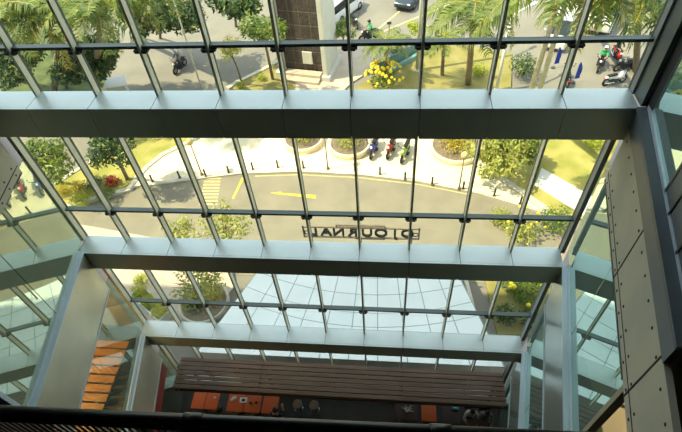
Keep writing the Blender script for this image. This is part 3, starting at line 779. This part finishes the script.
def motorcycle(label, loc_, rz, col, group='motorcycles'):
    t = thing('motorcycle', label, 'motorcycle', loc_, rz, group)
    for x in (-.62, .62): wheel((x,0,.29), .29, .11, t)
    mb = MB(); mb.tube([(-.55,0,.52),(-.3,0,.62),(0,0,.52),(.25,0,.48),(.42,0,.75),(.5,0,.86)], [.09,.14,.13,.12,.15,.09], 10)
    mb.tube([(.32,0,.30),(.45,0,.55),(.48,0,.80)], [.06,.17,.12], 10); mb.tube([(-.85,0,.62),(-.6,0,.66),(-.35,0,.60)], [.05,.11,.12], 10)
    mb.build('fairing', M_[col], t, True)
    bevel(MB().box((-.30,0,.76), (.72,.24,.10)).build('seat', M_['black'], t), .04)
    MB().tube([(.62,.07,.29),(.46,.07,.82)], .022, 6).tube([(.62,-.07,.29),(.46,-.07,.82)], .022, 6).build('fork', M_['chrome'], t)
    MB().tube([(.36,-.34,1.0),(.46,-.12,.96),(.46,.12,.96),(.36,.34,1.0)], .018, 6).build('handlebar', M_['black'], t)
    MB().ball((.58,0,.82), .085, 8).build('headlight', M_['white'], t, True)
    MB().box((-.86,0,.62), (.05,.16,.07)).build('tail_light', M_['lampred'], t)
    for s in (-1,1): MB().tube([(.42,s*.28,.98),(.40,s*.33,1.14)], .008, 5).ball((.39,s*.34,1.17), .05, 6, 0, (.4,1,.7)).build('mirror', M_['black'], t)
    MB().tube([(-.1,-.16,.25),(-.55,-.18,.30),(-.85,-.18,.36)], [.03,.05,.04], 8).build('exhaust', M_['chrome'], t)
    mb = MB(); mb.box((0,0,.33), (.5,.22,.28)); mb.box((0,0,.24), (.3,.5,.03)); mb.build('engine', M_['dark'], t)
    return t
def loft(sections, mi=0):
    """sections: list of (x, half width, z low, z high, top half width)"""
    mb = MB(); vs = []
    for x, wv, zl, zh, tw in sections: vs += [(x,-wv,zl),(x,-wv,(zl+zh)/2),(x,-tw,zh),(x,tw,zh),(x,wv,(zl+zh)/2),(x,wv,zl)]
    n = 6; fs = [(i*n+k, i*n+(k+1)%n, (i+1)*n+(k+1)%n, (i+1)*n+k) for i in range(len(sections)-1) for k in range(n)]
    fs += [tuple(range(n-1,-1,-1)), tuple((len(sections)-1)*n+k for k in range(n))]
    return mb.add(vs, fs, mi)
def car(label, loc_, rz, col, kind='sedan', group='cars'):
    t = thing('car', label, 'car', loc_, rz, group)
    if kind == 'sedan':
        b = loft([(-2.15,.70,.40,.80,.62),(-2.05,.82,.28,.92,.74),(-1.2,.86,.22,.96,.80),(.9,.86,.22,.94,.80),(1.9,.82,.26,.80,.70),(2.15,.66,.34,.66,.56)])
        g = loft([(-1.75,.74,.90,.94,.66),(-1.1,.74,.90,1.40,.58),(.1,.74,.90,1.44,.58),(1.05,.76,.88,.93,.68)])
        roof = loft([(-1.15,.60,1.37,1.42,.56),(-.5,.62,1.40,1.47,.58),(.15,.60,1.40,1.455,.56)])
        wx = 1.32; wr = .32; ly = .80
    else:
        b = loft([(-2.2,.78,.32,1.0,.74),(-2.1,.84,.26,1.05,.80),(1.3,.84,.24,1.02,.80),(2.05,.80,.28,.90,.72),(2.2,.70,.34,.75,.62)])
        g = loft([(-2.12,.78,1.0,1.62,.70),(.55,.78,1.0,1.72,.70),(1.45,.78,.98,1.04,.72)])
        roof = loft([(-2.14,.74,1.60,1.70,.66),(-1,.75,1.68,1.82,.68),(.6,.74,1.68,1.80,.66)])
        wx = 1.35; wr = .33; ly = .9
    bevel(b.build('body', M_[col], t, True), .05, 3); g.build('windows', M_['carglass'], t); bevel(roof.build('roof', M_[col], t, True), .03)
    for x in (-wx, wx):
        for y in (-.76,.76): wheel((x,y,wr), wr, .2, t)
    for s in (-1,1):
        MB().ball((2.06,s*.55,.66), .12, 8, 0, (.6,1.4,.7)).build('headlight', M_['white'], t, True)
        MB().box((-2.14,s*.6,.78), (.06,.22,.12)).build('tail_light', M_['lampred'], t)
        MB().ball((.85,s*.93,.98), .09, 6, 0, (.7,1,.7)).build('mirror', M_[col], t, True)
    MB().box((2.16,0,.42), (.03,.9,.16)).build('bumper_grille', M_['black'], t)
    return t
def heading(a, b): d = at(*b)-at(*a); return math.atan2(d.y, d.x)
car('dark blue-grey saloon car on the street beyond the yellow lines', at(411,1), heading((418,-10),(403,8)), 'carblue')
car('white van waiting behind the pale palm trunks', at(557,38), heading((553,50),(564,20))+PI, 'white', 'van')
t_ = car('white minibus beside the white van', at(600,20), heading((594,36),(607,2))+PI, 'white', 'van'); t_.scale = (1.25,1.2,1.3)
motorcycle('black motorcycle parked under the palm by the corner frame', at(624,70), heading((636,68),(612,72)), 'bikeblack', 'motorcycles in the street')
car('white car at the top of the street behind the cream pillar', at(343,14), heading((336,20),(352,8)), 'white', 'van')
# white canopy roof on the left street
t = thing('stall_roof', 'white sloped roof of a low kiosk on the left street', 'kiosk', at(120,94), .25); t.scale = (.6,.6,.6)
MB().prism([(-1.0,-.6),(1.1,-.6),(1.0,.7),(-.8,.7)], 0, 1.5).build('wall', M_['cream'], t)
mb = MB(); mb.add([(-1.3,-.9,1.5),(1.4,-.9,1.5),(1.25,.95,1.75),(-1.0,.95,1.75),(-1.3,-.9,1.58),(1.4,-.9,1.58),(1.25,.95,1.83),(-1.0,.95,1.83)], [(3,2,1,0),(4,5,6,7),(0,1,5,4),(1,2,6,5),(2,3,7,6),(3,0,4,7)]); mb.build('roof', M_['white'], t)

def ride(label_b, label_p, uv, rz, col, shirt, helm):
    p = at(*uv); motorcycle(label_b, p, rz, col, 'motorcycles in the street')
    dx = Vector((math.cos(rz), math.sin(rz), 0))*-.22
    person(label_p, p+dx+Vector((0,0,.0)), rz, shirt, 'ride', 'riders', helm, armf=.45, seat=.78, lean=.16)
ride('black motorcycle ridden down the left street', 'rider in dark clothes and pale helmet on the left street', (181,70), heading((188,60),(172,76)), 'bikeblack', 'shirtg', 'white')
ride('dark motorcycle ridden past the small sign post', 'rider in green jacket beside the small sign post', (369,40), heading((380,36),(360,42)), 'bikeblack', 'shirtgreen', 'bikeblack')
ride('black motorcycle ridden down the right street in the open', 'rider in bright green jacket on the right street', (599,68), heading((604,52),(594,74)), 'bikeblack', 'shirtgreen', 'white')
ride('red and black motorcycle beside the big right palm', 'rider in dark clothes beside the big right palm', (615,60), heading((612,50),(620,64)), 'bikered', 'shirtd', 'lampred')
motorcycle('dark motorcycle standing by the nearer blue banner', at(566,82), heading((566,86),(564,70)), 'bikeblack', 'motorcycles in the street')
motorcycle('motorcycle standing near the cream pillar of the tower', at(354,26), heading((350,20),(360,32)), 'bikeblack', 'motorcycles in the street')
motorcycle('white scooter parked near the glass by the corner frame', at(613,84), heading((604,86),(622,82)), 'white', 'motorcycles in the street')
motorcycle('blue motorcycle parked on the pavement behind the planter', at(374,152,.12), heading((378,140),(371,157)), 'bikeblue', 'parked motorcycles')
motorcycle('red and black motorcycle parked in the middle of the three on the pavement', at(391,152,.12), heading((396,140),(388,157)), 'bikered', 'parked motorcycles')
motorcycle('lime motorcycle parked on the pavement nearest the grass-end planter', at(405,156,.12), heading((410,142),(401,161)), 'bikegreen', 'parked motorcycles')

# ------------------------------------------------------------------ entrance canopy and its sign
CC = Vector((-.869, 23.413)); a0, a1 = math.radians(-23.14), math.radians(18.7); NP = 10; ZC = 2.4
t = thing('entrance_canopy', 'white fan-shaped panel canopy over the cafe entrance outside the glass', 'canopy', (CC.x, CC.y, 0))
def pc(a, r): return Vector((math.sin(a)*r, -math.cos(a)*r, ZC))
def rmax(a): return (CC.y-8.22)/math.cos(a)
radii = [10.65, 11.5, 12.32, 13.18, 13.81]
for k in range(NP):
    mb = MB(); b0 = a0+(a1-a0)*k/NP+.0012; b1 = a0+(a1-a0)*(k+1)/NP-.0012
    for j in range(len(radii)):
        r0 = radii[j]+.012
        e0, e1 = (radii[j+1]-.012,)*2 if j+1 < len(radii) else (rmax(b0), rmax(b1))
        mb.prism([tuple(p[:2]) for p in (pc(b0,r0), pc(b0,e0), pc(b1,e1), pc(b1,r0))], ZC, ZC+.03)
    mb.build('roof_panel', M_['canopy'], t)
mb = MB()
for k in range(NP+1):
    a = a0+(a1-a0)*k/NP; mb.tube([pc(a,10.6)-Vector((0,0,.04)), pc(a,rmax(a))-Vector((0,0,.04))], .05, 6)
for r in radii: mb.tube([pc(a0+(a1-a0)*k/20, r)-Vector((0,0,.05)) for k in range(21)], .045, 6)
mb.build('rib', M_['canopyrib'], t)
for a in (a0+.05, a1-.05):
    p = pc(a, 10.95); MB().tube([(p.x,p.y,0),(p.x,p.y,ZC-.09)], .09, 12).build('column', M_['steel'], t, True)

YS = 12.42
zb, zt_ = at_y(360,238,YS).z, at_y(360,227.5,YS).z
xa, xb = at_y(303,232,YS).x, at_y(420,232,YS).x
t = thing('cafe_sign', 'cafe name sign of dark letters on an open frame, seen from behind', 'sign', ((xa+xb)/2, YS, ZC+.03))
OX = Vector(t.location); mb = MB(); wd = (xb-xa)/2; Z0, Z1 = zb-OX.z, zt_-OX.z
mb.b2(-wd,-.03,Z1-.05,wd,.03,Z1); mb.b2(-wd,-.03,Z0,wd,.03,Z0+.05)
mb.b2(wd-.06,-.03,Z0,wd,.03,Z1); mb.b2(-wd,-.03,Z0,-wd+.06,.03,Z1)
mb.b2(-wd*.42,-.03,Z1+.10,wd*.42,.03,Z1+.15); mb.b2(-wd*.42,-.02,Z1,-wd*.40,.02,Z1+.1); mb.b2(wd*.40,-.02,Z1,wd*.42,.02,Z1+.1)
mb.b2(-wd*.1,.03,Z0-.12,wd*.42,.09,Z0-.06)
for x in (-wd+.3, 0, wd-.3): mb.b2(x-.025,-.025,0,x+.025,.025,Z0)
mb.build('frame', M_['bark'], t)
zm = (Z0+Z1)/2
for chx, u in zip('LANRUOJD', (314,326,338.6,353,367,381,395,407)):
    cu = bpy.data.curves.new('letter', 'FONT'); cu.body = chx; cu.size = .66; cu.extrude = .04; cu.offset = .01; cu.align_x = 'CENTER'; cu.align_y = 'CENTER'
    o = bpy.data.objects.new('letter', cu); C.objects.link(o)
    dg = bpy.context.evaluated_depsgraph_get(); dg.update()
    me = bpy.data.meshes.new_from_object(o.evaluated_get(dg)); bpy.data.objects.remove(o)
    me.materials.clear(); me.materials.append(M_['black'])
    o = link('letter', me, t); o.rotation_euler = (PI/2, 0, PI); o.location = (at_y(u,232,YS).x-OX.x, .0, zm)
for sg in (-1, 1):                                         # round end ornaments
    mb = MB(); x = sg*(wd-.16)
    mb.tube([(x+.10*math.cos(2*PI*k/14), 0, zm-.05+.10*math.sin(2*PI*k/14)) for k in range(15)], .022, 6); mb.b2(x-.13,-.03,zm-.16,x-.09,.03,zm+.12)
    mb.build('ornament', M_['black'], t)

# ------------------------------------------------------------------ cafe under the facade
t = thing('pergola', 'long dark wooden slatted pergola roof over the cafe tables', 'pergola', (-1.8, 7.3, 0))
PX0, PX1, PY0, PY1, PZ = -7.80, 4.12, 6.66, 7.88, 2.70
pt = 8
for k in range(7):
    y0 = PY0+(PY1-PY0)*k/7; mb = MB(); xx = [PX0, -4.6, .55, PX1]
    for i in range(3): mb.b2(xx[i]+.008+1.8, y0+.012-7.3, PZ-.05, xx[i+1]-.008+1.8, y0+(PY1-PY0)/7-.016-7.3, PZ)
    bevel(mb.build('slat', M_['wood'], t), .006)
for x in (PX0+.15, -4.6, .55, PX1-.12): MB().b2(x-.05+1.8,PY0-.02-7.3,PZ-.20,x+.05+1.8,PY1-7.3,PZ-.052).build('crossbeam', M_['wood'], t)
for y in (PY0+.06, PY1-.08): MB().b2(PX0+.05+1.8,y-.03-7.3,PZ-.34,PX1-.02+1.8,y+.03-7.3,PZ-.202).build('beam', M_['wood'], t)
for x in (PX0+.15, -4.6, .55, PX1-.12): MB().b2(x-.05+1.8,PY1-.13-7.3,0,x+.05+1.8,PY1-.03-7.3,PZ-.341).build('post', M_['wood'], t)

def table(label, x, y, wx, wy, col, group='cafe tables', rz=0):
    t = thing('cafe_table', label, 'table', (x,y,0), rz, group)
    bevel(MB().b2(-wx/2,-wy/2,.72,wx/2,wy/2,.75).build('tabletop', M_[col], t), .006)
    MB().tube([(0,0,.03),(0,0,.72)], .035, 10).build('pedestal', M_['dark'], t, True)
    MB().lathe((0,0,0), [(.24,0),(.24,.02),(.05,.04)], 16).build('base', M_['dark'], t, True)
    return t
table('orange cafe table at the far left end under the pergola', -7.42, 6.98, .52, .66, 'orange')
table('orange cafe table pushed against the leftmost one, under the pergola edge', -6.88, 6.98, .52, .66, 'orange')
table('orange cafe table with the tablet and the white cloth', -5.90, 6.96, .66, .68, 'orange')
table('orange cafe table with two dark cups', -5.22, 6.96, .64, .68, 'orange')
table('orange cafe table at the right end of the joined tables, before the dark-clothed guest', -4.52, 6.96, .62, .68, 'orange')
table('small orange cafe table beside the spiky plant', 1.62, 7.0, .55, .62, 'orange')
table('dark cafe table carrying the spiky pale plant', .75, 7.0, .85, .62, 'brownwood')
table('brown cafe table beside the guest in white', 2.45, 7.0, .62, .66, 'brownwood')
table('dark cafe table in front of the two right-hand guests', 3.42, 6.62, .8, .5, 'brownwood')
# things on the tables
t = thing('folded_cloth', 'crumpled white cloth on the joined orange tables', 'cloth', (-6.02,7.08,.75), .5)
mb = MB()
for k, (dx, dy, dz, w_) in enumerate(((0,0,.02,.22),(.04,.03,.05,.17),(-.05,.02,.04,.12))): mb.ball((dx,dy,dz+.005), w_*.55, 8, 0, (1.1,.7,.2))
mb.build('cloth', M_['shirtw'], t, True)
t = thing('tablet', 'white tablet with a dark screen on the orange table', 'tablet', (-5.62,7.08,.75), .1)
bevel(MB().b2(-.15,-.11,0,.15,.11,.014).build('case', M_['white'], t), .006); MB().b2(-.07,-.055,.0142,.06,.05,.016).build('screen', M_['black'], t)
for k, (x, y, lb) in enumerate(((-5.30,6.95,'dark coffee cup on the joined orange tables, nearer the tablet'),(-5.08,6.99,'dark coffee cup on the joined orange tables, nearer the dark-clothed guest'))):
    t = thing('coffee_cup', lb, 'cup', (x,y,.75), 0, 'coffee cups')
    MB().lathe((0,0,0), [(.028,0),(.042,.05),(.045,.085),(.040,.085),(.036,.03)], 14).build('cup', M_['bikeblack'], t, True)
    MB().tube([(.043,0,.07),(.072,0,.06),(.07,0,.035),(.038,0,.025)], .006, 6).build('handle', M_['bikeblack'], t)
t = thing('napkin', 'folded white napkin on the leftmost pair of orange tables', 'napkin', (-6.80,7.12,.75), .4)
mb = MB(); mb.b2(-.05,-.035,0,.05,.035,.006); mb.add([(-.05,-.035,.007),(.05,-.035,.007),(.03,.03,.02),(-.04,.03,.02)], [(0,1,2,3)]); mb.build('napkin_fold', M_['shirtw'], t)
t = thing('spiky_plant', 'pale spiky potted plant on the dark cafe table', 'plant', (.80,7.02,.75))
MB().lathe((0,0,0), [(.06,0),(.09,.10),(.08,.10),(.07,.06)], 14).build('pot', M_['dark'], t, True)
mb = MB(); rr = random.Random(5)
for k in range(18):
    a = k*2.4; e = rr.uniform(.1,1.2); L = rr.uniform(.18,.3); d = Vector((math.cos(a)*math.cos(e),math.sin(a)*math.cos(e),math.sin(e))); q = d.cross(Vector((0,0,1))).normalized()*.018
    c0 = Vector((0,0,.09)); mb.add([c0-q,c0+q,c0+d*L*.6+q*.8+Vector((0,0,.03)),c0+d*L*.6-q*.8+Vector((0,0,.03)),c0+d*L], [(0,1,2,3),(3,2,4)])
mb.build('leaves', M_['cream'], t)
t = thing('tissue_box', 'teal box at the back of the brown cafe table', 'box', (2.62,7.22,.75))
bevel(MB().b2(-.13,-.07,0,.13,.07,.09).build('carton', M_['tealbox'], t), .008); MB().b2(-.05,-.02,.09,.05,.02,.11).build('tissue', M_['shirtw'], t)
for k, (x, lb) in enumerate(((-3.46,'round dark bar stool nearer the joined orange tables'),(-2.80,'round dark bar stool farther from the joined orange tables'))):
    t = thing('bar_stool', lb, 'stool', (x,7.05,0), 0, 'round bar stools')
    MB().lathe((0,0,.68), [(.15,0),(.19,.02),(.19,.06),(.16,.075)], 20).build('seat', M_['bark'], t, True)
    for j in range(4):
        a = PI/4+j*PI/2; MB().tube([(.10*math.cos(a),.10*math.sin(a),.68),(.20*math.cos(a),.20*math.sin(a),0)], .016, 6).build('leg', M_['dark'], t)
    MB().tube([(.165*math.cos(2*PI*j/16),.165*math.sin(2*PI*j/16),.25) for j in range(17)], .010, 6).build('footrest', M_['chrome'], t)
def chair(label, x, y, rz, col='dark'):
    t = thing('cafe_chair', label, 'chair', (x,y,0), rz, 'cafe chairs')
    bevel(MB().b2(-.2,-.2,.42,.2,.2,.45).build('seat', M_[col], t), .01)
    bevel(MB().b2(-.22,-.2,.58,-.19,.2,.86).build('backrest', M_[col], t), .008)
    for sx in (-1,1):
        for sy in (-1,1): MB().tube([(sx*.18,sy*.17,0),(sx*.18+(.0 if sx > 0 else -.015),sy*.17,.42 if sx > 0 else .84)], .014, 6).build('leg', M_['dark'], t)
    return t
chair('dark cafe chair under the dark-clothed guest', -4.20, 6.48, PI/2)
person('guest in dark clothes seated at the joined orange tables', (-4.20,6.46,0), PI/2, 'shirtd', 'sit', 'cafe guests', lean=.14)
chair('dark cafe chair under the guest in white', 3.20, 7.12, -PI/2)
person('guest in white shirt seated beside the brown table', (3.20,7.12,0), -PI/2, 'shirtw', 'sit', 'cafe guests', lean=.14)
chair('dark cafe chair under the guest in patterned grey', 3.72, 7.10, -PI/2)
person('guest in patterned grey shirt seated at the right end under the pergola', (3.72,7.10,0), -PI/2, 'shirtg', 'sit', 'cafe guests', lean=.14)

# warm-lit wooden shelves behind the left glass of the two lower storeys
def rack(label, loc_, rz, L, H, dep, nb):
    t = thing('wooden_shelving', label, 'shelf', loc_, rz, 'warm wooden shelving')
    for k in range(nb): MB().b2(-L/2,-dep/2,.1+k*(H-.15)/(nb-1)-.02,L/2,dep/2,.1+k*(H-.15)/(nb-1)+.02).build('shelf_board', M_['warmwood'], t)
    for s in (-1,0,1): MB().b2(s*(L/2-.02)-.02,-dep/2-.01,0,s*(L/2-.02)+.02,dep/2+.01,H).build('upright', M_['dark'], t)
    MB().b2(-L/2,dep/2+.012,0,L/2,dep/2+.03,H).build('back_panel', M_['warmwood'], t)
    return t
rack('tall warm-lit wooden shelving on the upper floor behind the left glass', (-12.9,5.4,LEDGE[2]-.05), PI/2, 4.0, 2.3, .6, 6)
rack('warm-lit wooden shelving on the ground floor behind the left glass', (-10.4,5.4,0), PI/2, 4.0, 2.6, .6, 6)
t = thing('wooden_platform', 'low slatted orange timber platform behind the left glass of the upper floor', 'platform', (-10.6,5.3,LEDGE[2]-.05), 0)
mb = MB()
for k in range(13): mb.b2(-1.5,-1.95+k*.30,.26,1.95,-1.95+k*.30+.24,.30)
mb.build('deck', M_['warmwood'], t)
for x in (-1.4,-.3,.7,1.65): MB().b2(x-.04,-1.95,0,x+.04,1.9,.255).build('joist', M_['dark'], t)
def fill_lamp(label, loc_, col, power, size):  # added lamps with glowing diffusers, no fixture seen; they brighten the side rooms
    t = thing('fill_lamp', label, 'lamp', loc_, 0, 'added fill lamps')
    MB().b2(-size/2,-size/2,-.06,size/2,size/2,0).build('housing', M_['dark'], t)
    MB().b2(-size/2+.03,-size/2+.03,-.075,size/2-.03,size/2-.03,-.061).build('diffuser', emit('fill_glow', col, 6), t)
    l = bpy.data.lights.new('fill_light', 'AREA'); l.energy = power; l.color = col; l.size = size*.8
    o = bpy.data.objects.new('fill_light', l); C.objects.link(o); o.parent = t; o.location = (0,0,-.1)
fill_lamp('added warm fill lamp over the upper wooden shelving', (-11.2,5.4,LEDGE[1]-1.5), (1,.55,.20), 200, .9)
fill_lamp('added warm fill lamp over the ground floor shelving', (-11,5.2,LEDGE[2]-1.5), (1,.55,.20), 120, .9)

fill_lamp('added fill lamp over the beige plinth on the right', (5.4,4.2,LEDGE[0]-1.5), (1,.82,.5), 45, .7)  # added to light the otherwise black room
# right side: display room behind the beige post, with a white draped cloth
t = thing('display_plinth', 'beige plinth inside the room behind the beige post', 'plinth', (5.5,4.2,LEDGE[1]-.05))
bevel(MB().b2(-1.45,-.85,0,1.5,.9,.5).build('body', M_['beige'], t), .02)
t = thing('draped_cloth', 'white draped cloth lying on the beige plinth', 'cloth', (4.75,4.12,LEDGE[1]+.45), .3)
mb = MB()
for k in range(7): a = k*.9; mb.ball((.16*math.cos(a),.10*math.sin(a),.05+.012*k), .13, 8, 0, (1.2,.9,.35))
mb.build('fabric', M_['cream'], t, True)

# ------------------------------------------------------------------ railing in front
t = thing('railing', 'dark railing with a round handrail and thin bars along the gallery edge', 'railing', (0,.82,16.5))
a, b = at_y(-90,409,.82), at_y(620,443,.82); O = Vector((0,.82,16.5))
a -= O; b -= O
MB().tube([a, b], .043, 16).build('handrail', M_['railblack'], t, True)
for u in (185, 443):
    X_ = at_y(u, 412+(u-185)*.047, .82).x-O.x; c = a.lerp(b, (X_-a.x)/(b.x-a.x)); d = (b-a).normalized(); MB().tube([c-d*.05, c+d*.05], .049, 16).build('sleeve', M_['railblack'], t, True)
L = (b-a).length; nb = 88
for k in range(nb):
    p = a.lerp(b, (k+.5)/nb); MB().tube([(p.x,0,.07),(p.x,0,p.z-.03)], .007, 5).build('bar', M_['railblack'], t)
MB().tube([(a.x,0,.08),(b.x,0,.08)], .02, 8).build('bottom_rail', M_['railblack'], t)
for f in (.02,.36,.66,.98):
    p = a.lerp(b, f); MB().tube([(p.x,0,0),(p.x,0,p.z-.03)], .02, 8).build('post', M_['railblack'], t)
struct(MB().b2(-6,-8,16.2, 4,.84,16.5).build('floor_8', M_['infloor']))
